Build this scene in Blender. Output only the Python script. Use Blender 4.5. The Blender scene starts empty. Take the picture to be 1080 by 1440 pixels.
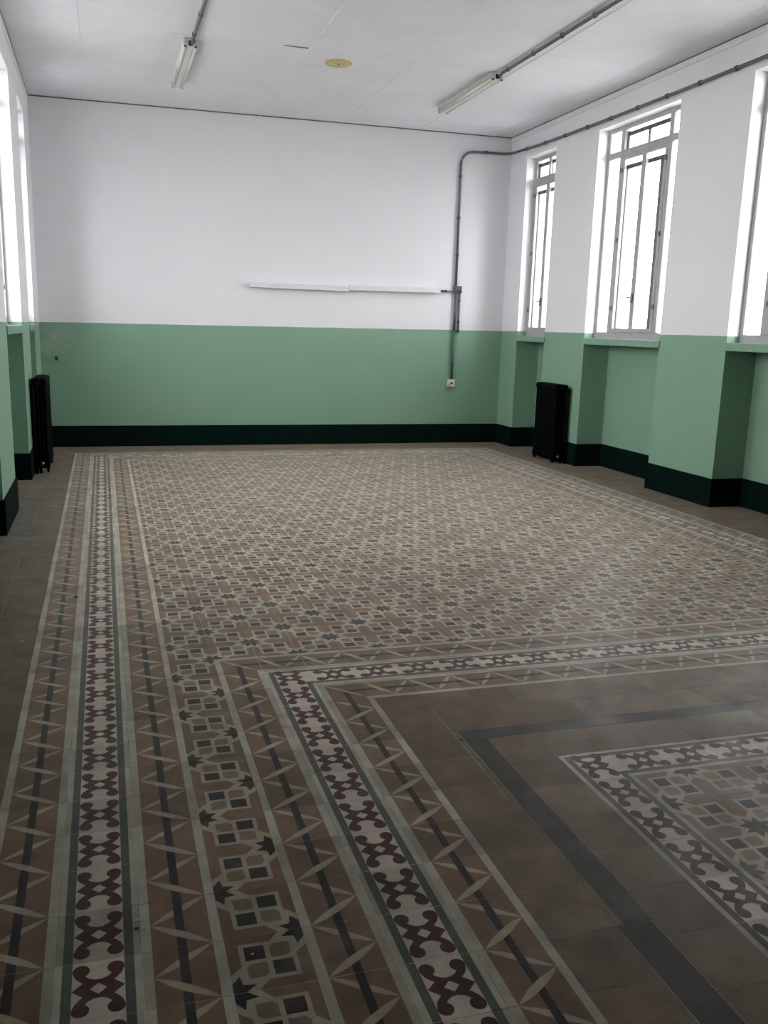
import bpy, math, random
from mathutils import Vector, Matrix

random.seed(7)
U = 0.2                       # metres per floor tile: every length below is in tiles
C = bpy.context.scene.collection
S = bpy.context.scene

# ------------------------------------------------------------------ camera
cam = bpy.data.cameras.new('camera')
cam_ob = bpy.data.objects.new('camera', cam)
C.objects.link(cam_ob)
cam_ob.location = (0.8393 * U, -10.2050 * U, 7.6744 * U)
cam_ob.rotation_mode = 'XYZ'
cam_ob.rotation_euler = (1.353828, -0.024271, -0.279103)
cam.sensor_fit = 'VERTICAL'
cam.sensor_height = 24.0
cam.lens = 24.0 * 1270.66 / 1440.0
cam.shift_x = (540 - 517.43) / 1440.0
cam.shift_y = (741.96 - 720) / 1440.0
cam.clip_start = 0.02
S.camera = cam_ob

# ------------------------------------------------------------------ sky and exposure
w = bpy.data.worlds.new('overcast_sky')
S.world = w
w.use_nodes = True
bg = w.node_tree.nodes['Background']
bg.inputs['Color'].default_value = (0.985, 0.985, 1.0, 1)
bg.inputs['Strength'].default_value = 18.5
S.view_settings.view_transform = 'Standard'
S.view_settings.look = 'None'
S.view_settings.exposure = 0.0
S.view_settings.gamma = 1.0
S.view_settings.use_curve_mapping = False
S.cycles.max_bounces = 14
S.cycles.diffuse_bounces = 8
S.cycles.transparent_max_bounces = 16
S.cycles.sample_clamp_indirect = 6.0

# ------------------------------------------------------------------ room numbers (tiles)
XL, XR = -2.84, 27.46          # wall faces
YB, YF = 48.95, -24.0          # far wall, wall behind the camera
ZC = 20.27                     # ceiling
ZG = 7.65                      # top of the green paint
ZB = 1.31                      # baseboard height
ZS0, ZS1 = 7.08, 7.44          # sill
ZW = 18.6                      # window head
NICHE = 1.65
THICK = 2.3
PX, PY = 1.0165, 1.0           # tile pitch
RIGHT_OPEN = [(17.3, 24.8), (29.96, 37.45), (42.45, 46.45)]
LEFT_OPEN = [(16.7, 24.18), (29.1, 36.55), (41.1, 44.9)]

# window openings guide the daylight sampling (portals give off no light)
def portal(name, x, y0, y1, side):
    L = bpy.data.lights.new(name, 'AREA')
    L.shape = 'RECTANGLE'
    L.size = (ZW - ZS1) * U
    L.size_y = (y1 - y0) * U
    L.cycles.is_portal = True
    o = bpy.data.objects.new(name, L)
    C.objects.link(o)
    o.location = (x * U, (y0 + y1) / 2 * U, (ZW + ZS1) / 2 * U)
    o.rotation_euler = (0, math.radians(90) * side, 0)
for a, b in RIGHT_OPEN:
    portal('window_portal', XR + THICK + .05, a, b, 1)
for a, b in LEFT_OPEN:
    portal('window_portal', XL - THICK - .05, a, b, -1)

# ------------------------------------------------------------------ materials
def lin(r, g, b):
    f = lambda c: (c / 255 / 12.92) if c / 255 <= .04045 else ((c / 255 + .055) / 1.055) ** 2.4
    return (f(r), f(g), f(b), 1)

def new_mat(name):
    m = bpy.data.materials.new(name)
    m.use_nodes = True
    nt = m.node_tree
    return m, nt, nt.nodes['Principled BSDF']

def node(nt, t, **kw):
    n = nt.nodes.new(t)
    for k, v in kw.items():
        setattr(n, k, v)
    return n

def link(nt, a, b):
    nt.links.new(a, b)

def mixc(nt, fac, a, b, mode='MIX'):
    n = node(nt, 'ShaderNodeMix', data_type='RGBA', blend_type=mode)
    for sock, v in ((n.inputs[0], fac), (n.inputs[6], a), (n.inputs[7], b)):
        if hasattr(v, 'is_output'):
            link(nt, v, sock)
        else:
            sock.default_value = v
    return n.outputs[2]

def maprange(nt, v, a, b, c, d):
    n = node(nt, 'ShaderNodeMapRange')
    link(nt, v, n.inputs[0])
    for i, x in enumerate((a, b, c, d)):
        n.inputs[i + 1].default_value = x
    return n.outputs[0]

def noise(nt, vec, scale, detail=3, rough=.55):
    n = node(nt, 'ShaderNodeTexNoise')
    n.inputs['Scale'].default_value = scale
    n.inputs['Detail'].default_value = detail
    n.inputs['Roughness'].default_value = rough
    if vec is not None:
        link(nt, vec, n.inputs['Vector'])
    return n.outputs['Fac']

def bump(nt, bsdf, h, strength, dist):
    b = node(nt, 'ShaderNodeBump')
    b.inputs['Strength'].default_value = strength
    b.inputs['Distance'].default_value = dist
    link(nt, h, b.inputs['Height'])
    link(nt, b.outputs[0], bsdf.inputs['Normal'])

def simple(name, col, rough=.5, metal=0., var=.12, scale=14., spec=.5, bmp=0.):
    m, nt, b = new_mat(name)
    pos = node(nt, 'ShaderNodeNewGeometry').outputs['Position']
    f = noise(nt, pos, scale)
    lo = tuple(c * (1 - var) for c in col[:3]) + (1,)
    hi = tuple(min(1, c * (1 + var)) for c in col[:3]) + (1,)
    link(nt, mixc(nt, maprange(nt, f, .3, .7, 0, 1), lo, hi), b.inputs['Base Color'])
    b.inputs['Roughness'].default_value = rough
    b.inputs['Metallic'].default_value = metal
    b.inputs['Specular IOR Level'].default_value = spec
    if bmp:
        bump(nt, b, noise(nt, pos, scale * 6), bmp, .002)
    return m

def tile_mat(name, col, var=.22, sheen=.50):
    m, nt, b = new_mat(name)
    geo = node(nt, 'ShaderNodeNewGeometry')
    pos = geo.outputs['Position']
    info = node(nt, 'ShaderNodeObjectInfo')
    att = node(nt, 'ShaderNodeAttribute', attribute_name='tone')
    add = node(nt, 'ShaderNodeMath', operation='ADD')
    link(nt, info.outputs['Random'], add.inputs[0])
    link(nt, att.outputs['Fac'], add.inputs[1])
    fr = node(nt, 'ShaderNodeMath', operation='FRACT')
    link(nt, add.outputs[0], fr.inputs[0])
    lo = tuple(c * (1 - var) for c in col[:3]) + (1,)
    hi = tuple(c * (1 + var) for c in col[:3]) + (1,)
    c0 = mixc(nt, fr.outputs[0], lo, hi)
    # mottling of the pressed cement
    f1 = noise(nt, pos, 9, 4, .6)
    c1 = mixc(nt, maprange(nt, f1, .35, .65, 0, 1), (.80, .79, .78, 1), (1.14, 1.12, 1.08, 1))
    c2 = mixc(nt, 1.0, c0, c1, 'MULTIPLY')
    f2 = noise(nt, pos, 120, 2, .5)
    c3 = mixc(nt, 1.0, c2, mixc(nt, f2, (.88, .88, .88, 1), (1.12, 1.12, 1.12, 1)), 'MULTIPLY')
    # walked-in dust in loose patches
    f3 = noise(nt, pos, 2.3, 5, .65)
    dust = maprange(nt, f3, .56, .78, 0, .24)
    c4 = mixc(nt, dust, c3, (.30, .28, .25, 1))
    link(nt, c4, b.inputs['Base Color'])
    r = noise(nt, pos, 6, 4, .6)
    link(nt, maprange(nt, r, .3, .7, .33, .52), b.inputs['Roughness'])
    b.inputs['Specular IOR Level'].default_value = .07
    b.inputs['Sheen Weight'].default_value = sheen
    b.inputs['Sheen Roughness'].default_value = .34
    b.inputs['Sheen Tint'].default_value = (1, .93, .87, 1)
    bump(nt, b, noise(nt, pos, 40, 3), .10, .002)
    return m

M = {}
M['cream'] = tile_mat('cement_cream', (.37, .35, .285, 1))
M['pale'] = tile_mat('cement_pale', (.50, .435, .37, 1), .18)
M['leafc'] = tile_mat('cement_sand', (.36, .31, .235, 1), .14)
M['brown'] = tile_mat('cement_brown', (.162, .102, .064, 1))
M['umber'] = tile_mat('cement_umber', (.165, .125, .09, 1))
M['black'] = tile_mat('cement_black', (.018, .016, .016, 1))
M['maroon'] = tile_mat('cement_maroon', (.050, .016, .016, 1), .2)
M['sage'] = tile_mat('cement_sage', (.072, .080, .066, 1), .14)
M['plain'] = tile_mat('cement_plain', (.140, .102, .066, 1), .13, .22)
M['grey'] = tile_mat('cement_grey', (.125, .118, .098, 1), .14, .22)
M['filler'] = tile_mat('cement_filler', (.050, .052, .043, 1), .16, .2)

def grout_mat():
    m, nt, b = new_mat('joint_cement')
    pos = node(nt, 'ShaderNodeNewGeometry').outputs['Position']
    f = noise(nt, pos, 1.7, 4, .6)
    link(nt, mixc(nt, maprange(nt, f, .40, .58, 0, 1), (.09, .08, .065, 1), (.55, .53, .48, 1)), b.inputs['Base Color'])
    b.inputs['Roughness'].default_value = .9
    return m
M['grout'] = grout_mat()

def wall_mat():
    m, nt, b = new_mat('two_tone_wall_paint')
    pos = node(nt, 'ShaderNodeNewGeometry').outputs['Position']
    sep = node(nt, 'ShaderNodeSeparateXYZ')
    link(nt, pos, sep.inputs[0])
    # hand-cut paint edge: a touch uneven, a little lower at the left corner
    edge = node(nt, 'ShaderNodeMath', operation='MULTIPLY_ADD')
    link(nt, sep.outputs[0], edge.inputs[0])
    edge.inputs[1].default_value = -.0050
    link(nt, sep.outputs[2], edge.inputs[2])
    wob = maprange(nt, noise(nt, pos, 3, 3), 0, 1, -.006, .006)
    e2 = node(nt, 'ShaderNodeMath', operation='ADD')
    link(nt, edge.outputs[0], e2.inputs[0])
    link(nt, wob, e2.inputs[1])
    gt = node(nt, 'ShaderNodeMath', operation='GREATER_THAN')
    link(nt, e2.outputs[0], gt.inputs[0])
    gt.inputs[1].default_value = (ZG - .06) * U
    f = noise(nt, pos, 1.1, 4, .6)
    white = mixc(nt, f, (.74, .735, .765, 1), (.80, .795, .82, 1))
    green = mixc(nt, f, (.190, .328, .236, 1), (.225, .366, .270, 1))
    # rubbed patch in the green beside the left corner
    d = node(nt, 'ShaderNodeVectorMath', operation='DISTANCE')
    link(nt, pos, d.inputs[0])
    d.inputs[1].default_value = (-2.2 * U, YB * U, 6.6 * U)
    rub = maprange(nt, d.outputs['Value'], .05, .30, 1, 0)
    rubn = maprange(nt, noise(nt, pos, 16, 5, .7), .42, .62, 0, .8)
    mu = node(nt, 'ShaderNodeMath', operation='MULTIPLY')
    link(nt, rub, mu.inputs[0])
    link(nt, rubn, mu.inputs[1])
    green = mixc(nt, mu.outputs[0], green, (.38, .37, .32, 1))
    link(nt, mixc(nt, gt.outputs[0], green, white), b.inputs['Base Color'])
    b.inputs['Roughness'].default_value = .55
    b.inputs['Specular IOR Level'].default_value = .35
    bump(nt, b, noise(nt, pos, 55, 4, .6), .16, .003)
    return m
M['wall'] = wall_mat()
M['base'] = simple('gloss_black_green_paint', (.0024, .0100, .0080, 1), .6, var=.25, scale=5, spec=.03, bmp=.08)
M['ceil'] = simple('ceiling_panel_white', (.755, .765, .805, 1), .7, var=.035, scale=2.2, bmp=.05)
M['gap'] = simple('dark_gap', (.16, .16, .165, 1), .9)
M['shade'] = simple('shadow_gap_grey', (.10, .10, .105, 1), .8)  # dark tone standing in for the shadow in ceiling gaps
M['trimw'] = simple('white_plaster_trim', (.74, .745, .765, 1), .6, var=.03)
M['frame'] = simple('backlit_white_window_paint', (.36, .35, .355, 1), .45, var=.08)  # white frames greyed: their backlit shade is put into the colour
M['steel'] = simple('dark_brown_iron', (.035, .024, .024, 1), .5)
M['sill'] = simple('green_sill_paint', (.20, .33, .245, 1), .3, var=.06, spec=.6)
M['iron'] = simple('black_radiator_enamel', (.0022, .0035, .0035, 1), .6, var=.2, spec=.03)
M['brass'] = simple('dull_nickel', (.30, .29, .26, 1), .35, .8)
M['conduit'] = simple('grey_steel_conduit', (.115, .125, .135, 1), .42, .35)
M['conduitg'] = simple('green_painted_conduit', (.040, .095, .070, 1), .5)
M['box'] = simple('grey_junction_box', (.075, .078, .082, 1), .5, var=.35, scale=60)
M['lampw'] = simple('off_white_lamp_metal', (.60, .61, .57, 1), .4, var=.05)
M['trough'] = simple('white_enamel_trough', (.66, .69, .70, 1), .35, var=.03)
M['tube'] = simple('unlit_lamp_tube', (.72, .73, .68, 1), .18, var=.02)
M['dark'] = simple('black_plastic', (.008, .008, .008, 1), .5)
M['ochre'] = simple('yellowed_cover', (.46, .38, .14, 1), .5, var=.16, scale=25)
M['ivory'] = simple('ivory_plastic', (.62, .61, .53, 1), .35, var=.03)
M['chip'] = simple('plaster_chip', (.55, .53, .48, 1), .9)
M['soot'] = simple('dark_crumb', (.03, .027, .025, 1), .9)

M['yard'] = simple('pale_yard_paving', (.55, .54, .53, 1), .9)

def glass_mat():
    m = bpy.data.materials.new('thin_window_glass')
    m.use_nodes = True
    nt = m.node_tree
    nt.nodes.clear()
    out = node(nt, 'ShaderNodeOutputMaterial')
    tr = node(nt, 'ShaderNodeBsdfTransparent')
    tr.inputs[0].default_value = (.95, .95, .95, 1)
    gl = node(nt, 'ShaderNodeBsdfGlossy')
    gl.inputs['Roughness'].default_value = .03
    lw = node(nt, 'ShaderNodeLayerWeight')
    pw = node(nt, 'ShaderNodeMath', operation='POWER')
    link(nt, lw.outputs['Facing'], pw.inputs[0])
    pw.inputs[1].default_value = 5.0
    mx = node(nt, 'ShaderNodeMixShader')
    link(nt, maprange(nt, pw.outputs[0], 0, 1, .03, .85), mx.inputs[0])
    link(nt, tr.outputs[0], mx.inputs[1])
    link(nt, gl.outputs[0], mx.inputs[2])
    link(nt, mx.outputs[0], out.inputs[0])
    return m
M['glass'] = glass_mat()

# ------------------------------------------------------------------ mesh helpers
class MB:
    """collects shapes (tile units), builds ONE mesh object"""
    def __init__(s):
        s.v, s.f, s.m, s.sm, s.mats = [], [], [], [], []
    def mi(s, key):
        if key not in s.mats:
            s.mats.append(key)
        return s.mats.index(key)
    def poly(s, pts, key, smooth=False):
        n = len(s.v)
        s.v += [tuple(p) for p in pts]
        s.f.append(tuple(range(n, n + len(pts))))
        s.m.append(s.mi(key)); s.sm.append(smooth)
    def box(s, x0, x1, y0, y1, z0, z1, key):
        n = len(s.v)
        s.v += [(x, y, z) for z in (z0, z1) for y in (y0, y1) for x in (x0, x1)]
        for q in ((0, 2, 3, 1), (4, 5, 7, 6), (0, 1, 5, 4), (2, 6, 7, 3), (0, 4, 6, 2), (1, 3, 7, 5)):
            s.f.append(tuple(n + i for i in q)); s.m.append(s.mi(key)); s.sm.append(False)
        return s
    def prism(s, prof, axis, a, b, key, smooth=False):
        """closed profile (2-D) swept along an axis; 0: (y,z)  1: (x,z)  2: (x,y)"""
        def P(p, t):
            return (t, p[0], p[1]) if axis == 0 else (p[0], t, p[1]) if axis == 1 else (p[0], p[1], t)
        n, k = len(s.v), len(prof)
        s.v += [P(p, a) for p in prof] + [P(p, b) for p in prof]
        s.f += [tuple(n + i for i in range(k)), tuple(n + k + i for i in reversed(range(k)))]
        s.m += [s.mi(key)] * 2; s.sm += [False] * 2
        for i in range(k):
            j = (i + 1) % k
            s.f.append((n + i, n + k + i, n + k + j, n + j)); s.m.append(s.mi(key)); s.sm.append(smooth)
        return s
    def tube(s, path, r, key, seg=10):
        pts = [Vector(p) for p in path]
        n0 = len(s.v)
        up = Vector((.31, .17, .93))
        for i, p in enumerate(pts):
            t = (pts[min(i + 1, len(pts) - 1)] - pts[max(i - 1, 0)]).normalized()
            a = t.cross(up)
            if a.length < .2:
                a = t.cross(Vector((1, 0, 0)))
            a.normalize(); b = t.cross(a)
            rr = r[i] if isinstance(r, (list, tuple)) else r
            for k in range(seg):
                q = 2 * math.pi * k / seg
                s.v.append(tuple(p + (a * math.cos(q) + b * math.sin(q)) * rr))
        for i in range(len(pts) - 1):
            for k in range(seg):
                j = (k + 1) % seg
                s.f.append((n0 + i * seg + k, n0 + i * seg + j, n0 + (i + 1) * seg + j, n0 + (i + 1) * seg + k))
                s.m.append(s.mi(key)); s.sm.append(True)
        s.f.append(tuple(n0 + k for k in reversed(range(seg)))); s.f.append(tuple(n0 + (len(pts) - 1) * seg + k for k in range(seg)))
        s.m += [s.mi(key)] * 2; s.sm += [False] * 2
        return s
    def mesh(s, name):
        me = bpy.data.meshes.new(name)
        me.from_pydata([(x * U, y * U, z * U) for x, y, z in s.v], [], s.f)
        for k in s.mats:
            me.materials.append(M[k])
        me.polygons.foreach_set('material_index', s.m)
        me.polygons.foreach_set('use_smooth', s.sm)
        me.update()
        return me
    def build(s, name, parent=None, loc=(0, 0, 0), fix=True, bev=0):
        me = s.mesh(name)
        if fix:
            import bmesh
            bm = bmesh.new(); bm.from_mesh(me)
            bmesh.ops.recalc_face_normals(bm, faces=bm.faces)
            if bev:
                bmesh.ops.remove_doubles(bm, verts=bm.verts, dist=1e-6)
                ed = [e for e in bm.edges if len(e.link_faces) == 2 and e.calc_face_angle(0) > .6]
                bmesh.ops.bevel(bm, geom=ed, offset=bev * U, segments=2, affect='EDGES', profile=.6)
            bm.to_mesh(me); bm.free()
        return place(name, me, parent, loc)

def place(name, me, parent=None, loc=(0, 0, 0)):
    o = bpy.data.objects.new(name, me)
    C.objects.link(o)
    o.location = (loc[0] * U, loc[1] * U, loc[2] * U)
    if parent:
        o.parent = parent
    return o

def empty(name, loc):
    o = bpy.data.objects.new(name, None)
    C.objects.link(o)
    o.empty_display_size = .1
    o.location = (loc[0] * U, loc[1] * U, loc[2] * U)
    return o

def tag(o, label=None, cat=None, group=None, kind=None):
    if label: o['label'] = label
    if cat: o['category'] = cat
    if group: o['group'] = group
    if kind: o['kind'] = kind
    return o

def struct(o, label, cat):
    return tag(o, label, cat, kind='structure')

# ================================================================== THE ROOM SHELL
def side_wall(name, X, d, openings, label):
    """X: room face, d: outward (+1 right, -1 left); piers, niches, sills and window heads in one wall"""
    mb = MB()
    xs = lambda a, b: (min(X + d * a, X + d * b), max(X + d * a, X + d * b))
    y = YF - THICK
    for a, b in openings + [(YB + THICK, None)]:
        mb.box(*xs(0, THICK), y, a, -.3, ZC + .6, 'wall')           # pier
        if b is None:
            break
        mb.box(*xs(0, THICK), a, b, ZW, ZC + .6, 'wall')            # head above the window
        mb.box(*xs(NICHE, THICK), a, b, -.3, ZS0, 'wall')           # back of the niche under the sill
        y = b
    o = mb.build(name)
    return struct(o, label, 'wall')

wr = side_wall('wall_right', XR, 1, RIGHT_OPEN, 'right wall of white over green with three window niches')
wl = side_wall('wall_left', XL, -1, LEFT_OPEN, 'left wall of white over green seen at a sharp angle')
wb = struct(MB().box(XL, XR, YB, YB + THICK, -.3, ZC + .6, 'wall').build('wall_back'), 'far end wall, white above and green below', 'wall')
wf = struct(MB().box(XL, XR, YF - THICK, YF, -.3, ZC + .6, 'wall').build('wall_front'), 'wall behind the camera, white above green', 'wall')

# baseboards: a proud painted band that follows piers and niches
def baseboard_run(name, X, d, openings, label):
    t = .07
    mb = MB()
    xs = lambda a, b: (min(X + d * a, X + d * b), max(X + d * a, X + d * b))
    y = YF
    for a, b in openings + [(YB, None)]:
        mb.box(*xs(-t, 0), y - (t if y > YF else 0), a + (t if b else 0), 0, ZB, 'base')
        if b is None:
            break
        mb.box(*xs(0, NICHE), a, a + t, 0, ZB, 'base')
        mb.box(*xs(0, NICHE), b - t, b, 0, ZB, 'base')
        mb.box(*xs(NICHE - t, NICHE), a + t, b - t, 0, ZB, 'base')
        y = b
    return struct(mb.build(name), label, 'baseboard')
baseboard_run('baseboard_right', XR, 1, RIGHT_OPEN, 'black green baseboard stepping around the right wall piers')
baseboard_run('baseboard_left', XL, -1, LEFT_OPEN, 'black green baseboard stepping along the left wall')
struct(MB().box(XL + .07, XR - .07, YB - .07, YB, 0, ZB, 'base').build('baseboard_back'), 'long black baseboard along the far wall', 'baseboard')
struct(MB().box(XL + .07, XR - .07, YF, YF + .07, 0, ZB, 'base').build('baseboard_front'), 'black baseboard behind the camera', 'baseboard')

# ceiling: dark void board with separate white panels under it
ceil = struct(MB().box(XL, XR, YF, YB, ZC + .12, ZC + .6, 'gap').build('ceiling'), 'white panelled ceiling with thin joints', 'ceiling')
cx = [XL, .28, 5.3, 10.58, 15.75, 20.95, 26.1, XR]
cy = [31.5 + 2.95 * k for k in range(-16, 7)]
cy = [YF] + [v for v in cy if YF + .5 < v < YB - .5] + [YB]
pan_mesh = {}
for i in range(len(cx) - 1):
    for j in range(len(cy) - 1):
        wd, dp = round(cx[i + 1] - cx[i], 3), round(cy[j + 1] - cy[j], 3)
        if (wd, dp) not in pan_mesh:
            pan_mesh[(wd, dp)] = MB().box(.008, wd - .008, .006, dp - .006, 0, .12, 'ceil').mesh('ceiling_panel')
        p = place('panel', pan_mesh[(wd, dp)], ceil, (cx[i], cy[j], ZC + random.uniform(-.004, .004)))
for x in cx[1:-1]:
    MB().box(x - .05, x + .05, YF, YB, ZC - .022, ZC + .01, 'ceil').build('cover_strip', ceil)
# a sagging panel edge left a short open slit
MB().prism([(9.3, 34.42), (10.45, 34.40), (10.45, 34.50)], 2, ZC - .03, ZC + .01, 'shade').build('open_joint', ceil)
struct(MB().box(XL, XR, YB - .06, YB, ZC - .05, ZC + .02, 'shade').build('shadow_line_1'), 'thin dark strip standing in for the shadow gap between far wall and ceiling', 'trim')  # edge strips: shadow gap drawn as a solid dark line, no real moulding
struct(MB().box(XR - .06, XR, YF, YB - .06, ZC - .05, ZC + .02, 'shade').build('shadow_line_2'), 'thin dark strip standing in for the shadow gap between right wall and ceiling', 'trim')
struct(MB().box(XL, XL + .06, YF, YB - .06, ZC - .06, ZC + .02, 'shade').build('shadow_line_3'), 'thin dark strip standing in for the shadow gap between left wall and ceiling', 'trim')
struct(MB().prism([(XR - .05, ZC - .05), (XR, ZC - .05), (XR, ZC - .33), (XR - .05, ZC - .30)], 1, YF, YB, 'trimw').build('trim_4'), 'slim white plaster ledge high on the right wall', 'trim')
struct(MB().prism([(XL + .05, ZC - .06), (XL, ZC - .06), (XL, ZC - .36), (XL + .05, ZC - .33)], 1, YF, YB, 'trimw').build('trim_5'), 'slim white plaster ledge high on the left wall', 'trim')

# pale yard outside the windows
yard = MB().box(-260, 300, -260, 300, -8.2, -8.0, 'yard')
struct(yard.build('ground'), 'pale paved yard outside the windows', 'ground')

# ================================================================== WINDOWS
def window(n, X, d, y0, y1, wide, label):
    root = empty('window_%d' % n, (X + d * .8, (y0 + y1) / 2, ZS1))
    ox, oy, oz = X + d * .8, (y0 + y1) / 2, ZS1
    struct(root, label, 'window')
    def bar(name, a0, a1, b0, b1, z0, z1, key, parent=root, bev=0):
        # a: depth from the wall face, b: along the wall, z: height (absolute)
        xa, xb = X + d * a0 - ox, X + d * a1 - ox
        base = (0, 0, 0)
        o = MB().box(min(xa, xb), max(xa, xb), b0 - oy, b1 - oy, z0 - oz, z1 - oz, key).build(name, parent, bev=bev)
        return o
    zb, zt = ZS1, ZW
    F0, F1 = .62, .76
    # sill board
    bar('sill', -.07, THICK, y0 - .06, y1 + .06, ZS0, ZS1, 'sill', bev=.03)
    fb = .24
    bar('frame_jamb', F0, F1, y0, y0 + fb, zb, zt, 'frame', bev=.02)
    bar('frame_jamb', F0, F1, y1 - fb, y1, zb, zt, 'frame', bev=.02)
    bar('frame_head', F0, F1, y0 + fb, y1 - fb, zt - .22, zt, 'frame', bev=.02)
    bar('frame_foot', F0, F1, y0 + fb, y1 - fb, zb, zb + .36, 'frame', bev=.02)
    zt0, zt1 = 17.02, 17.36
    bar('transom', F0 - .04, F1, y0 + fb, y1 - fb, zt0, zt1, 'frame', bev=.02)
    if wide:
        m = .34
        L0, R0 = y0 + fb + 1.12, y1 - fb - 1.12 - m
        for q in (L0, R0):
            bar('mullion', F0 - .02, F1, q, q + m, zb + .36, zt0, 'frame', bev=.02)
            bar('mullion', F0 - .02, F1, q, q + m, zt1, zt - .22, 'frame', bev=.02)
        cells = [(y0 + fb, L0), (R0 + m, y1 - fb)]
        c0, c1 = L0 + m, R0
    else:
        cells = []
        c0, c1 = y0 + fb, y1 - fb
    for a, b in cells:                                       # fixed side lights
        bar('pane', .69, .705, a, b, zb + .36, zt0, 'glass')
        bar('pane', .69, .705, a, b, zt1, zt - .22, 'glass')
    mid = (c0 + c1) / 2
    if wide:
        bar('pane', .69, .705, c0, c1, zt1, zt - .22, 'glass')
    else:
        bar('mullion', F0, F1, mid - .1, mid + .1, zt1, zt - .22, 'frame', bev=.02)
        bar('pane', .69, .705, c0, mid - .1, zt1, zt - .22, 'glass')
        bar('pane', .69, .705, mid + .1, c1, zt1, zt - .22, 'glass')
    for a, b, hs in ((c0, mid, 1), (mid, c1, -1)):           # two casements
        q0, q1 = zb + .36, zt0
        r = .20
        xa, xb = sorted((X + d * (F0 - .03) - ox, X + d * (F1 - .03) - ox))
        mb = MB()
        mb.box(xa, xb, a - oy, a + r - oy, q0 - oz, q1 - oz, 'frame')
        mb.box(xa, xb, b - r - oy, b - oy, q0 - oz, q1 - oz, 'frame')
        mb.box(xa, xb, a + r - oy, b - r - oy, q1 - r - oz, q1 - oz, 'frame')
        mb.box(xa, xb, a + r - oy, b - r - oy, q0 - oz, q0 + .2 - oz, 'frame')
        sash = mb.build('casement', root)
        bar('pane', .66, .675, a + r, b - r, q0 + .2, q1 - r, 'glass', sash)
        hy = a if hs == 1 else b
        for hz in (9.0, 12.6, 16.2):                          # hinges
            bar('hinge', F0 - .12, F0 - .05, hy - .05, hy + .05, hz, hz + .22, 'conduit', sash)
        if hs == 1:
            ly = mid
            bar('handle', F0 - .14, F0 - .06, ly - .06, ly + .06, 9.35, 9.85, 'conduit', sash)
            bar('handle_grip', F0 - .24, F0 - .14, ly - .03, ly + .30, 9.58, 9.66, 'conduit', sash)
    # outer dark iron window close behind the painted one
    e0, e1 = .77, .85
    def ob(b0, b1, z0, z1): bar('outer_iron_bar', e0, e1, b0, b1, z0, z1, 'steel')
    far, near = c1, c0                                        # c0 lies towards the camera
    ob(far - .12, far + .10, 16.82, zt - .3); ob(near + .12, near + .22, 16.82, zt - .3)
    ob(near + .22, far - .12, zt - .56, zt - .36)
    ob(mid - .08, mid + .08, 16.82, zt - .56)
    ob(near, far, 16.36, 16.58)
    ob(near + .50, near + .78, zb, 16.36); ob(far - .22, far - .04, zb, 16.36)
    ob(near + .78, far - .22, zb + .45, zb + .58)
    return root
for i, (a, b) in enumerate(RIGHT_OPEN):
    window(i + 1, XR, 1, a, b, i < 2, ['wide right window cut by the photo edge, nearest the camera', 'wide right window with two casements and side lights in full view', 'narrow right window beside the far corner'][i])
for i, (a, b) in enumerate(LEFT_OPEN):
    window(i + 4, XL, -1, a, b, i < 2, ['left window nearest the camera, outside the frame', 'left window with bright reveal at the photo edge', 'narrow left window beside the far corner'][i])

# ================================================================== THE TILED FLOOR
ZTOP = 0.0
def shape(kind, rx=0):
    """polygons of one tile in the unit square, layer by layer: list of (layer, colour, points)"""
    L = []
    rect = lambda c, a, b, p, q, lay=1: L.append((lay, c, [(a, p), (b, p), (b, q), (a, q)]))
    if kind in ('plain', 'grey', 'filler'):
        L.append((0, kind, None))
    elif kind == 'scroll':                       # runs along v
        L.append((0, 'pale', None))
        rect('cream', 0, .085, 0, 1); rect('sage', .085, .2, 0, 1); rect('sage', .8, .915, 0, 1); rect('cream', .915, 1, 0, 1)
        scroll_motif(L)
    elif kind == 'scroll_corner':                # outer corner at (0,1)
        L.append((0, 'pale', None))
        rect('cream', 0, .085, 0, 1); rect('cream', .085, 1, .915, 1)
        rect('sage', .085, .2, 0, .915); rect('sage', .2, 1, .8, .915)
        rect('sage', .8, 1, 0, .2); rect('cream', .915, 1, 0, .085, 2)
        scroll_motif(L)
    elif kind == 'leaf':                         # runs along v, leaves meet at u=0 on the joints
        L.append((0, 'brown', None))
        rect('cream', 0, .13, 0, 1); rect('cream', .87, 1, 0, 1)
        L.append((1, 'leafc', lens((.13, 1), (.87, .5), .112)))
        rect('black', .445, .56, 0, 1, 2)
        L.append((3, 'leafc', lens((.13, 0), (.87, .5), .122)))
    elif kind == 'leaf_corner':                  # outer corner at (0,1): cream turns, band turns
        L.append((0, 'brown', None))
        rect('cream', 0, .13, 0, 1); rect('cream', .13, 1, .87, 1); rect('cream', .87, 1, 0, .13)
        rect('black', .445, .56, 0, .555); rect('black', .56, 1, .44, .555)
        L.append((3, 'leafc', lens((.14, .86), (.86, .14), .08)))
    elif kind == 'star':                         # quarter stars at (0,0) and (1,1)
        L.append((0, 'brown', None))
        for k in (0, 1):
            g = (lambda p: p) if k == 0 else (lambda p: (1 - p[0], 1 - p[1]))
            G = lambda pts: [g(p) for p in pts]
            L.append((1, 'leafc', G([(0, 0), (.31, 0), (.45, .16), (.16, .16), (.16, .45), (0, .31)])))
            L.append((3, 'black', G([(0, 0), (.16, 0), (.285, .105), (.13, .13), (.105, .285), (0, .16)])))
            L.append((3, 'umber', G([(.215, .215), (.41, .215), (.468, .275), (.468, .468), (.275, .468), (.215, .41)])))
        rect('leafc', .155, .845, .155, .845, 2)
        rect('black', .532, .785, .215, .468, 3); rect('black', .215, .468, .532, .785, 3)
    return L

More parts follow.
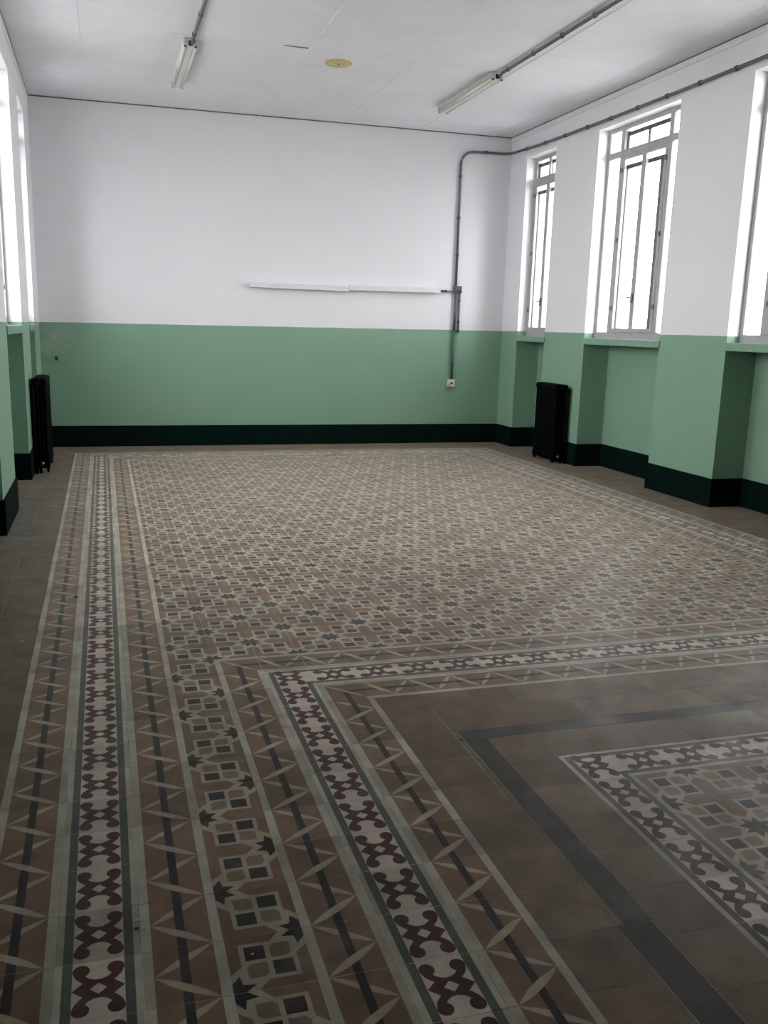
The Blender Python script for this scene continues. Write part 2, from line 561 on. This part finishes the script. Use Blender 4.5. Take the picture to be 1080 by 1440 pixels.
def lens(a, b, w):
    n = 6
    dx, dy = b[0] - a[0], b[1] - a[1]
    l = math.hypot(dx, dy)
    nx, ny = -dy / l, dx / l
    up = [(a[0] + dx * t + nx * w / 2 * math.sin(math.pi * t) ** .8, a[1] + dy * t + ny * w / 2 * math.sin(math.pi * t) ** .8) for t in [i / n for i in range(n + 1)]]
    dn = [(a[0] + dx * t - nx * w / 2 * math.sin(math.pi * t) ** .8, a[1] + dy * t - ny * w / 2 * math.sin(math.pi * t) ** .8) for t in [i / n for i in range(n - 1, 0, -1)]]
    return up + dn

def scroll_motif(L):
    q = [(0, .155), (.055, .165), (.105, .195), (.14, .235)]
    for a in range(240, -31, -27):
        q.append((.19 + .097 * math.cos(math.radians(a)), .335 + .105 * math.sin(math.radians(a))))
    q += [(.25, .215), (.205, .155), (.168, .118), (.295, 0), (.092, 0), (0, .095)]
    for sx in (1, -1):
        for sy in (1, -1):
            L.append((2, 'maroon', [(.5 + sx * min(x * 1.05, .299), .5 + sy * y) for x, y in q]))

SHAPES = {k: shape(k) for k in ('plain', 'grey', 'filler', 'scroll', 'scroll_corner', 'leaf', 'leaf_corner', 'star')}
# orientation: how the unit square is laid (u,v) -> (u',v')
ORI = {
    'n': lambda u, v: (u, v), 'mx': lambda u, v: (1 - u, v), 'my': lambda u, v: (u, 1 - v), 'r2': lambda u, v: (1 - u, 1 - v),
    't': lambda u, v: (v, u), 'tr': lambda u, v: (v, 1 - u), 'tl': lambda u, v: (1 - v, u), 't2': lambda u, v: (1 - v, 1 - u),
}
GAP = .0085
def tile_geo(kind, ori, wx, wy):
    """-> verts, faces, material keys of one tile, corner at the origin, in tile units"""
    f = ORI[ori]
    g0, g1 = GAP / wx / 2, GAP / wy / 2
    V, F, K = [], [], []
    def area(p): return sum(p[i][0] * p[(i + 1) % len(p)][1] - p[(i + 1) % len(p)][0] * p[i][1] for i in range(len(p)))
    for lay, col, pts in SHAPES[kind]:
        if pts is None:
            pts = [(0, 0), (1, 0), (1, 1), (0, 1)]
        q = []
        for u, v in pts:
            a, b = f(u, v)
            q.append((min(max(a, g0), 1 - g0) * wx, min(max(b, g1), 1 - g1) * wy))
        if area(q) < 0:
            q.reverse()
        n = len(V)
        V += [(x, y, lay * .0009) for x, y in q]
        F.append(tuple(range(n, n + len(q)))); K.append(col)
        if lay == 0:                              # the tile's edges
            V += [(x, y, -.05) for x, y in q]
            for i in range(4):
                j = (i + 1) % 4
                F.append((n + i, n + 4 + i, n + 4 + j, n + j)); K.append(col)
    return V, F, K

tiles = []                                        # (kind, orientation, x, y, wx, wy)
def T(kind, ori, x0, x1, y0, y1):
    if x1 - x0 > .03 and y1 - y0 > .03:
        tiles.append((kind, ori, x0, y0, x1 - x0, y1 - y0))
X = lambda i: i * PX
JF = int(YF)                                      # first row (behind the camera)
XE = XR / PX
# plain rim tiles
for j in range(JF, 49):
    t1 = min(j + 1, YB)
    for a, b in ((-2, -1), (25, 26), (26, XE)):
        T('plain', 'n', X(a), X(b), j, t1)
    T('grey' if 22 <= j < 38 else 'plain', 'n', XL, X(-2), j, t1)
for i in range(-1, 25):
    for a, b in ((46, 47), (47, 48), (48, YB)):
        T('plain', 'n', X(i), X(i + 1), a, b)
# outer frame: leaf, scroll, leaf
for j in range(JF, 45):
    T('leaf', 'mx', X(-1), X(0), j, j + 1)
    T('leaf', 'n', X(24), X(25), j, j + 1)
for j in range(JF, 44):
    T('scroll', 'n', X(0), X(1), j, j + 1)
    T('scroll', 'n', X(23), X(24), j, j + 1)
for j in range(JF, 43):
    T('leaf', 'mx', X(1), X(2), j, j + 1)
    T('leaf', 'n', X(22), X(23), j, j + 1)
for i in range(0, 24): T('leaf', 't', X(i), X(i + 1), 45, 46)
for i in range(1, 23): T('scroll', 't', X(i), X(i + 1), 44, 45)
for i in range(2, 22): T('leaf', 't', X(i), X(i + 1), 43, 44)
for k, lo, hi, y in (('leaf_corner', -1, 24, 45), ('scroll_corner', 0, 23, 44), ('leaf_corner', 1, 22, 43)):
    T(k, 'n', X(lo), X(lo + 1), y, y + 1)
    T(k, 'mx', X(hi), X(hi + 1), y, y + 1)
# star field and the two corridors beside the inner carpet
for i in range(2, 22):
    for j in range(10, 43):
        T('star', 'n' if (i + j) % 2 else 'mx', X(i), X(i + 1), j, j + 1)
for i in (2, 21):
    for j in range(JF, 10):
        T('star', 'n' if (i + j) % 2 else 'mx', X(i), X(i + 1), j, j + 1)
# inner frame: leaf, scroll, leaf
for j in range(JF, 9):
    T('leaf', 'n', X(3), X(4), j, j + 1)
    T('leaf', 'mx', X(20), X(21), j, j + 1)
for j in range(JF, 8):
    T('scroll', 'n', X(4), X(5), j, j + 1)
    T('scroll', 'n', X(19), X(20), j, j + 1)
for j in range(JF, 7):
    T('leaf', 'n', X(5), X(6), j, j + 1)
    T('leaf', 'mx', X(18), X(19), j, j + 1)
for i in range(4, 20): T('leaf', 'tr', X(i), X(i + 1), 9, 10)
for i in range(5, 19): T('scroll', 't', X(i), X(i + 1), 8, 9)
for i in range(6, 18): T('leaf', 'tr', X(i), X(i + 1), 7, 8)
for k, lo, hi, y in (('leaf_corner', 3, 20, 9), ('scroll_corner', 4, 19, 8), ('leaf_corner', 5, 18, 7)):
    T(k, 'n', X(lo), X(lo + 1), y, y + 1)
    T(k, 'mx', X(hi), X(hi + 1), y, y + 1)
# plain ring, cement strip of a lost partition, plain ring, carpet
for i in range(6, 18):
    T('plain', 'n', X(i), X(i + 1), 6, 7)
    T('plain', 'n', X(i), X(i + 1), 5.05, 6)
for j in range(JF, 5):
    y1 = min(j + 1, 5.05) if j < 4 else 5.05
    T('plain', 'n', X(6), X(7), j, y1)
    T('plain', 'n', X(17), X(18), j, y1)
    if j >= -1:
        T('plain', 'n', X(7), X(7.11), j, y1)
        T('plain', 'n', X(16.89), X(17), j, y1)
G0, G1, H0, H1 = 7.11, 7.555, 4.67, 5.05
T('filler', 'n', X(G0), X(24 - G0), H0, H1)
T('filler', 'n', X(G0), X(G1), -1.0, H0); T('filler', 'n', X(7.0), X(7.52), YF, -1.0)
T('filler', 'n', X(24 - G1), X(24 - G0), -1.0, H0); T('filler', 'n', X(24 - 7.52), X(17), YF, -1.0)
R0, R1 = 8.525, 9.505
for y in [v + .66 for v in range(JF, 3)]:
    y0 = max(y, YF)
    T('plain', 'n', X(G1 if y0 > -1.1 else 7.52), X(R0), y0, y + 1)
    T('plain', 'n', X(24 - R0), X(24 - (G1 if y0 > -1.1 else 7.52)), y0, y + 1)
T('plain', 'n', X(G1), X(R0), 3.66, H0); T('plain', 'n', X(24 - R0), X(24 - G1), 3.66, H0)
xs_ = [R0, R1] + [R1 + k for k in range(1, 5)] + [24 - R1, 24 - R0]
for a, b in zip(xs_[:-1], xs_[1:]):
    T('plain', 'n', X(a), X(b), 3.66, H0)
for k in range(JF + 1, 3):
    y = k - .34
    T('scroll', 'n', X(R0), X(R1), y, y + 1)
    T('scroll', 'n', X(24 - R1), X(24 - R0), y, y + 1)
    for i in range(5):
        x0, x1 = R1 + i * 4.99 / 5, R1 + (i + 1) * 4.99 / 5
        T('star', 'n' if (i + k - 1) % 2 else 'mx', X(x0), X(x1), y, y + 1)
for i in range(5):
    x0, x1 = R1 + i * 4.99 / 5, R1 + (i + 1) * 4.99 / 5
    T('scroll', 't', X(x0), X(x1), 2.66, 3.66)
T('scroll_corner', 'n', X(R0), X(R1), 2.66, 3.66)
T('scroll_corner', 'mx', X(24 - R1), X(24 - R0), 2.66, 3.66)

# the floor slab carries the tiles; it shows only in the joints and in the niches
fl = MB()
fl.box(XL - NICHE, XR + NICHE, YF, YB, -.5, -.003, 'grout')
floor = struct(fl.build('floor'), 'patterned cement tile floor with leaf, scroll and star borders', 'floor')
for d, ops, Xw in ((1, RIGHT_OPEN, XR), (-1, LEFT_OPEN, XL)):
    for a, b in ops:
        x0, x1 = sorted((Xw, Xw + d * NICHE))
        MB().box(x0, x1, a, b, -.012, 0, 'plain').build('niche_floor', floor)

# nearest tiles that the picture can show stand alone, the others share one mesh
cam_p = Vector((.8393, -10.205, 0))
axis = Vector((math.sin(.279103), math.cos(.279103), 0))
def seen_size(t):
    c = Vector((t[2] + t[4] / 2, t[3] + t[5] / 2, 0)) - cam_p
    dep = c.dot(axis)
    lat = c.dot(Vector((axis.y, -axis.x, 0)))
    if dep < 7.4 or lat < -.44 * dep - .8 or lat > .48 * dep + .8:
        return -1
    return (t[4] * t[5]) / dep ** 3
order = sorted(range(len(tiles)), key=lambda k: -seen_size(tiles[k]))
single = set(k for k in order[:300] if seen_size(tiles[k]) > 0)
cache = {}
def tile_mesh(kind, ori, wx, wy):
    key = (kind, ori, round(wx, 3), round(wy, 3))
    if key not in cache:
        V, F, K = tile_geo(kind, ori, wx, wy)
        mb = MB()
        mb.v, mb.f = V, F
        mb.m = [mb.mi(k) for k in K]; mb.sm = [False] * len(F)
        cache[key] = mb.mesh('tile_' + kind)
    return cache[key]
rest = MB(); tone = []
for k, (kind, ori, x, y, wx, wy) in enumerate(tiles):
    dz = random.uniform(-.0015, .0)
    if k in single:
        place('tile', tile_mesh(kind, ori, wx, wy), floor, (x, y, dz))
    else:
        V, F, K = tile_geo(kind, ori, wx, wy)
        n = len(rest.v)
        rest.v += [(a + x, b + y, c + dz) for a, b, c in V]
        rest.f += [tuple(n + i for i in f) for f in F]
        rest.m += [rest.mi(q) for q in K]
        rest.sm += [False] * len(F)
        tone += [random.random()] * len(F)
ro = rest.build('tile_paving', floor, fix=False)
at = ro.data.attributes.new('tone', 'FLOAT', 'FACE')
at.data.foreach_set('value', tone)
ro['kind'] = 'stuff'

# ================================================================== RADIATORS
def section_mesh(depth, height, width, cols=4):
    """one cast-iron section: tubular columns between rounded headers (x depth, y along, z up)"""
    mb = MB()
    r = width * .40
    hx = depth / 2
    for zc, sgn in ((height - .22, 1), (.22, -1)):
        prof = []
        n = 10
        for i in range(n + 1):                        # rounded header outline
            a = math.pi * i / n
            prof.append((-math.cos(a) * hx, zc + sgn * max(0.0, math.sin(a)) ** .32 * .22))
        prof += [(hx, zc - sgn * .12), (-hx, zc - sgn * .12)]
        mb.prism(prof, 1, -width * .46, width * .46, 'iron')
    for c in range(cols):
        x = -hx + depth * (c + .5) / cols
        k = depth / cols * .43
        n = len(mb.v)
        seg = 10
        for z in (.2, height - .2):
            for q in range(seg):
                a = 2 * math.pi * q / seg
                mb.v.append((x + math.cos(a) * k, math.sin(a) * r, z))
        for q in range(seg):
            j = (q + 1) % seg
            mb.f.append((n + q, n + j, n + seg + j, n + seg + q)); mb.m.append(mb.mi('iron')); mb.sm.append(True)
    return mb.mesh('radiator_section')

def radiator(x, y0, y1, z0, height, depth, d, label):
    """d: +1 hangs on the right wall, -1 on the left; y0 is the end nearest the camera"""
    n = max(3, round((y1 - y0) / .31))
    wd = (y1 - y0) / n
    root = empty('radiator', (x, (y0 + y1) / 2, 0))
    tag(root, label, 'radiator', 'cast iron radiators')
    sm = section_mesh(depth, height, wd)
    for i in range(n):
        place('section', sm, root, (0, y0 + wd * (i + .5) - (y0 + y1) / 2, z0))
    ye = y0 - (y0 + y1) / 2
    yl = -ye
    for s, yy in ((1, yl - wd * .5), (-1, ye + wd * .5)):      # feet
        MB().prism([(-depth * .42, 0), (-depth * .28, 0), (-depth * .22, z0 + .2), (-depth * .48, z0 + .2)], 1, yy - .08, yy + .08, 'iron').build('foot', root)
        MB().prism([(depth * .28, 0), (depth * .42, 0), (depth * .48, z0 + .2), (depth * .22, z0 + .2)], 1, yy - .08, yy + .08, 'iron').build('foot', root)
    # top valve with hand wheel, bottom union, riser pipe to the floor
    zt = z0 + height - .25
    v = MB().tube([(0, ye + .05, zt), (0, ye - .28, zt)], .10, 'iron').build('valve', root)
    MB().tube([(0, ye - .16, zt), (0, ye - .16, zt + .1), (0, ye - .16, zt + .13), (0, ye - .16, zt + .22)], [.05, .05, .13, .12], 'iron', 12).build('hand_wheel', v)
    zb = z0 + .25
    b = MB().tube([(0, ye + .05, zb), (0, ye - .14, zb), (0, ye - .16, zb)], [.09, .09, .06], 'brass').build('union', root)
    xo = d * depth * .40
    MB().tube([(0, ye - .26, zt), (xo * .5, ye - .30, zt), (xo, ye - .30, zt - .06), (xo, ye - .30, zt - .3), (xo, ye - .30, 0)], .085, 'iron').build('pipe', root)
    MB().tube([(0, ye - .12, zb), (xo * .3, ye - .16, zb - .05), (xo * .3, ye - .16, 0)], .07, 'iron').build('return_pipe', root)
    return root
radiator(26.98, 38.75, 41.45, .13, 4.57, .78, 1, 'tall black cast iron radiator on the right wall under the narrow window')
radiator(-2.38, 38.7, 42.3, .24, 4.58, .72, -1, 'tall black cast iron radiator in the left far corner')

# ================================================================== CONDUITS AND FITTINGS
def fixture(x, y0, y1, label):
    root = empty('fluorescent_light', (x, (y0 + y1) / 2, ZC - .02))
    tag(root, label, 'ceiling light', 'ceiling tube lights')
    h = (y1 - y0) / 2
    MB().prism([(-.32, -.02), (.32, -.02), (.32, -.07), (.17, -.16), (-.17, -.16), (-.32, -.07)], 1, -h, h, 'lampw').build('reflector', root)
    MB().prism([(-.13, -.10), (.13, -.10), (.12, -.36), (-.12, -.36)], 1, -h, h, 'lampw').build('housing', root, bev=.015)
    for s in (-1, 1):
        tb = MB().tube([(s * .235, -h + .14, -.30), (s * .235, h - .14, -.30)], .068, 'tube', 12).build('tube', root)
        for e in (-1, 1):
            MB().tube([(s * .235, e * (h - .14), -.30), (s * .235, e * (h - .05), -.30)], .072, 'brass', 12).build('tube_cap', tb)
            MB().box(s * .235 - .075, s * .235 + .075, min(e * (h - .05), e * h), max(e * (h - .05), e * h), -.40, -.10, 'lampw').build('lamp_holder', root)
            MB().box(s * .235 - .04, s * .235 + .04, min(e * h, e * (h + .015)), max(e * h, e * (h + .015)), -.38, -.30, 'dark').build('end_screw', root)
    MB().box(-.09, .09, -h - .05, -h + .002, -.3, -.1, 'dark').build('cable_entry', root)
    return root
fixture(5.12, 34.9, 42.55, 'twin tube ceiling light on the left, seen end on')
fixture(20.15, 34.9, 42.55, 'twin tube ceiling light on the right, seen from the side')

def ceiling_conduit(x, y0, y1, label):
    root = empty('conduit', (x, (y0 + y1) / 2, ZC - .1))
    tag(root, label, 'conduit', 'ceiling conduits')
    h = (y1 - y0) / 2
    MB().tube([(0, -h, -.02), (0, h - .25, -.02), (0, h, -.12)], .082, 'conduit', 12).build('pipe', root)
    y = h - 1.0
    while y > -h:
        MB().tube([(0, y - .07, -.02), (0, y + .07, -.02)], .112, 'box', 12).build('saddle_clip', root)
        y -= 2.75
    return root
ceiling_conduit(5.2, YF + .1, 34.86, 'grey steel conduit feeding the left ceiling light')
ceiling_conduit(20.25, YF + .1, 34.86, 'grey steel conduit feeding the right ceiling light')

# conduit up the far wall, around the corner and along the right wall
yw = YB - .12
root = empty('conduit', (23.86, YB - .12, 10.4))
tag(root, 'grey conduit rising up the far wall and along the right wall', 'conduit')
ox, oy, oz = 23.86, YB - .12, 10.4
pts = [(23.86, yw, 10.55), (23.86, yw, 18.35)]
for k in range(1, 7):
    a = math.radians(90 * k / 6)
    pts.append((23.86 + .8 - .8 * math.cos(a), yw, 18.35 + .8 * math.sin(a)))
pts.append((26.3, yw, 19.2))
xr = XR - .12
for k in range(0, 7):
    a = math.radians(90 * k / 6)
    pts.append((xr - .8 + .8 * math.sin(a), yw - .8 + .8 * math.cos(a), 19.2))
pts += [(xr, 44, 19.05), (xr, 36, 18.95), (xr, 30, 18.93), (xr, 20, 18.95), (xr, YF + .1, 18.95)]
MB().tube([(a - ox, b - oy, c - oz) for a, b, c in pts], .082, 'conduit', 12).build('pipe', root)
for p, ax in (((23.86, yw, 12.6), 2), ((23.86, yw, 15.0), 2), ((23.86, yw, 17.6), 2), ((25.6, yw, 19.2), 0)):
    q = Vector(p) - Vector((ox, oy, oz))
    e = Vector((0, 0, .08)) if ax == 2 else Vector((.08, 0, 0))
    MB().tube([q - e, q + e], .115, 'box', 12).build('saddle_clip', root)
y = 46.3
while y > 6:
    z = 19.2 + (44 - y) * 0 if y > 45 else 18.96
    for i in range(len(pts) - 1):
        if pts[i][1] >= y >= pts[i + 1][1] and abs(pts[i][0] - xr) < .02:
            t = (pts[i][1] - y) / (pts[i][1] - pts[i + 1][1])
            z = pts[i][2] + t * (pts[i + 1][2] - pts[i][2])
    MB().tube([(xr - ox, y - .07 - oy, z - oz), (xr - ox, y + .07 - oy, z - oz)], .115, 'box', 12).build('saddle_clip', root)
    y -= 2.55

# junction box on the far wall
root = empty('junction_box', (24.0, YB, 10.38))
tag(root, 'small dark grey junction box where the far wall conduits meet', 'junction box')
MB().box(-.27, .27, -.22, 0, -.24, .24, 'box').build('housing', root, bev=.03)
MB().box(-.22, .10, -.25, -.22, -.02, .20, 'conduit').build('cover', root)
MB().tube([(.05, -.22, -.1), (.05, -.30, -.1)], .08, 'dark').build('knob', root)
MB().tube([(.2, -.22, -.15), (.2, -.30, -.15)], .05, 'dark').build('screw', root)

# short arm from the box to the wall lights
root = empty('conduit', (23.2, YB - .12, 10.26))
tag(root, 'short horizontal conduit between junction box and white wall trough', 'conduit')
MB().tube([(-.52, 0, 0), (.56, 0, -.03)], .06, 'conduit').build('pipe', root)
MB().tube([(-.1, 0, -.01), (.0, 0, -.01)], .09, 'box').build('saddle_clip', root)

# drop to the socket: bare above, painted green below the paint line; a stub beside it
root = empty('conduit', (23.86, YB - .12, 4.4))
tag(root, 'conduit dropping to the socket, painted green with the wall', 'conduit')
MB().tube([(.0, 0, 7.68 - 4.4), (.03, 0, 10.16 - 4.4)], .085, 'conduit', 12).build('bare_pipe', root)
MB().tube([(-.03, 0, .0), (0, 0, 7.68 - 4.4)], .085, 'conduitg', 12).build('painted_pipe', root)
MB().tube([(-.02, 0, .95), (-.02, 0, 1.08)], .115, 'conduitg', 12).build('saddle_clip', root)
root = empty('conduit', (24.16, YB - .1, 7.6))
tag(root, 'short dead conduit stub with hooked end below the junction box', 'conduit')
MB().tube([(0, 0, .05), (.02, 0, 2.56)], .055, 'conduit').build('pipe', root)
MB().tube([(-.02, 0, .12), (0, 0, .0), (.06, -.02, -.03), (.12, -.03, .05)], .05, 'conduitg').build('hook', root)
for z in (.6, 2.0):
    MB().tube([(.01, 0, z), (.01, 0, z + .1)], .085, 'box').build('saddle_clip', root)

# socket
root = empty('socket', (23.82, YB, 4.13))
tag(root, 'square ivory wall socket at the foot of the green conduit', 'socket')
MB().box(-.26, .26, -.2, 0, -.26, .26, 'ivory').build('housing', root, bev=.04)
MB().tube([(0, -.2, 0), (0, -.215, 0)], .16, 'ivory', 16).build('face', root)
MB().tube([(.0, -.21, 0), (.0, -.225, 0)], .085, 'dark', 12).build('outlet_hole', root)
MB().box(-.2, -.14, -.215, -.2, -.2, -.06, 'dark').build('earth_slot', root)

# the two long white troughs on the far wall (old board lights)
def trough(x0, x1, za, zb, label):
    root = empty('wall_light', ((x0 + x1) / 2, YB, (za + zb) / 2))
    tag(root, label, 'wall light', 'white wall troughs')
    h = (x1 - x0) / 2
    tilt = (zb - za) / 2
    def prof(name, pr, key, a=-h, b=h):
        mb = MB().prism(pr, 0, a, b, key)
        mb.v = [(x, y, z + tilt * x / h) for x, y, z in mb.v]
        return mb.build(name, root)
    prof('housing', [(0, .18), (-.34, .18), (-.40, .13), (-.42, -.15), (-.38, -.17), (-.34, .08), (-.16, .12), (0, .12)], 'trough')
    prof('end_plate', [(0, .18), (-.34, .18), (-.40, .13), (-.42, -.16), (-.2, -.12), (0, .0)], 'trough', -h - .02, -h)
    prof('end_plate', [(0, .18), (-.34, .18), (-.40, .13), (-.42, -.16), (-.2, -.12), (0, .0)], 'trough', h, h + .02)
    prof('back_channel', [(0, .05), (-.16, .05), (-.16, -.08), (0, -.08)], 'lampw', -h + .1, h - .1)
    return root
trough(9.93, 16.34, 10.20, 10.15, 'left one of the two long white troughs on the far wall')
trough(16.40, 22.66, 10.24, 10.26, 'right one of the two long white troughs on the far wall')

# yellowed round cover on the ceiling
root = empty('ceiling_cover', (12.35, 36.3, ZC))
tag(root, 'round yellowed cover plate on the ceiling', 'ceiling cover')
def disc(name, r, z0, z1, key, rim=.06):
    n = 28
    mb = MB()
    rings = [(r, z0), (r, z1 + .02), (r - rim, z1)]
    k0 = len(mb.v)
    for rr, z in rings:
        mb.v += [(rr * math.cos(2 * math.pi * i / n), rr * math.sin(2 * math.pi * i / n), z) for i in range(n)]
    for a in range(2):
        for i in range(n):
            j = (i + 1) % n
            mb.f.append((a * n + i, a * n + j, (a + 1) * n + j, (a + 1) * n + i)); mb.m.append(mb.mi(key)); mb.sm.append(False)
    mb.f.append(tuple(2 * n + i for i in range(n))); mb.m.append(mb.mi(key)); mb.sm.append(False)
    mb.f.append(tuple(range(n))); mb.m.append(mb.mi(key)); mb.sm.append(False)
    return mb.build(name, root)
disc('plate', .66, 0, -.06, 'ochre')
MB().box(-.5, .5, -.03, .03, -.085, -.06, 'lampw').build('cross_bar', root)
MB().tube([(.0, 0, -.06), (0, 0, -.11)], .07, 'brass').build('screw', root)

# small hook left in the green paint near the far left corner
root = empty('wall_hook', (-1.95, YB, 5.45))
tag(root, 'tiny dark hook in the green far wall near the left corner', 'hook')
MB().tube([(0, 0, .06), (0, -.1, .05), (.02, -.14, -.03), (.07, -.12, -.1), (.09, -.08, -.06)], .035, 'dark').build('shank', root)
MB().box(-.06, .06, -.02, 0, -.1, .12, 'dark').build('plate', root)

# loose crumbs on the floor
def crumb(x, y, r, key, label, k):
    rnd = random.Random(k)
    import bmesh
    me = bpy.data.meshes.new('crumb')
    bm = bmesh.new()
    bmesh.ops.create_icosphere(bm, subdivisions=2, radius=r * U)
    for v in bm.verts:
        v.co *= rnd.uniform(.75, 1.15)
        v.co.x *= 1.3; v.co.z = max(v.co.z * .4, -r * U * .2)
    zmin = min(v.co.z for v in bm.verts)
    for v in bm.verts:
        v.co.z -= zmin
    bm.to_mesh(me); bm.free()
    me.materials.append(M[key])
    o = place('crumb', me, None, (x, y, .004))
    tag(o, label, 'crumb', 'crumbs on the floor')
crumb(.985, .66, .03, 'chip', 'white plaster crumb on the pale joint of the left scroll border', 1)
crumb(.975, .49, .026, 'soot', 'dark crumb beside the plaster crumb on the left scroll border', 2)
crumb(1.07, .47, .02, 'chip', 'tiny pale crumb right of the dark crumb', 3)
crumb(2.35, -.36, .016, 'chip', 'pale crumb on the star tile of the near corridor', 4)
crumb(-.17, 15.77, .05, 'soot', 'black crumb on the cream edge of the left leaf border', 5)
crumb(-1.35, 12.2, .04, 'chip', 'white crumb on the plain brown tiles at the left', 6)
crumb(7.16, 4.7, .03, 'soot', 'dark crumb at the corner of the grey cement strip', 7)
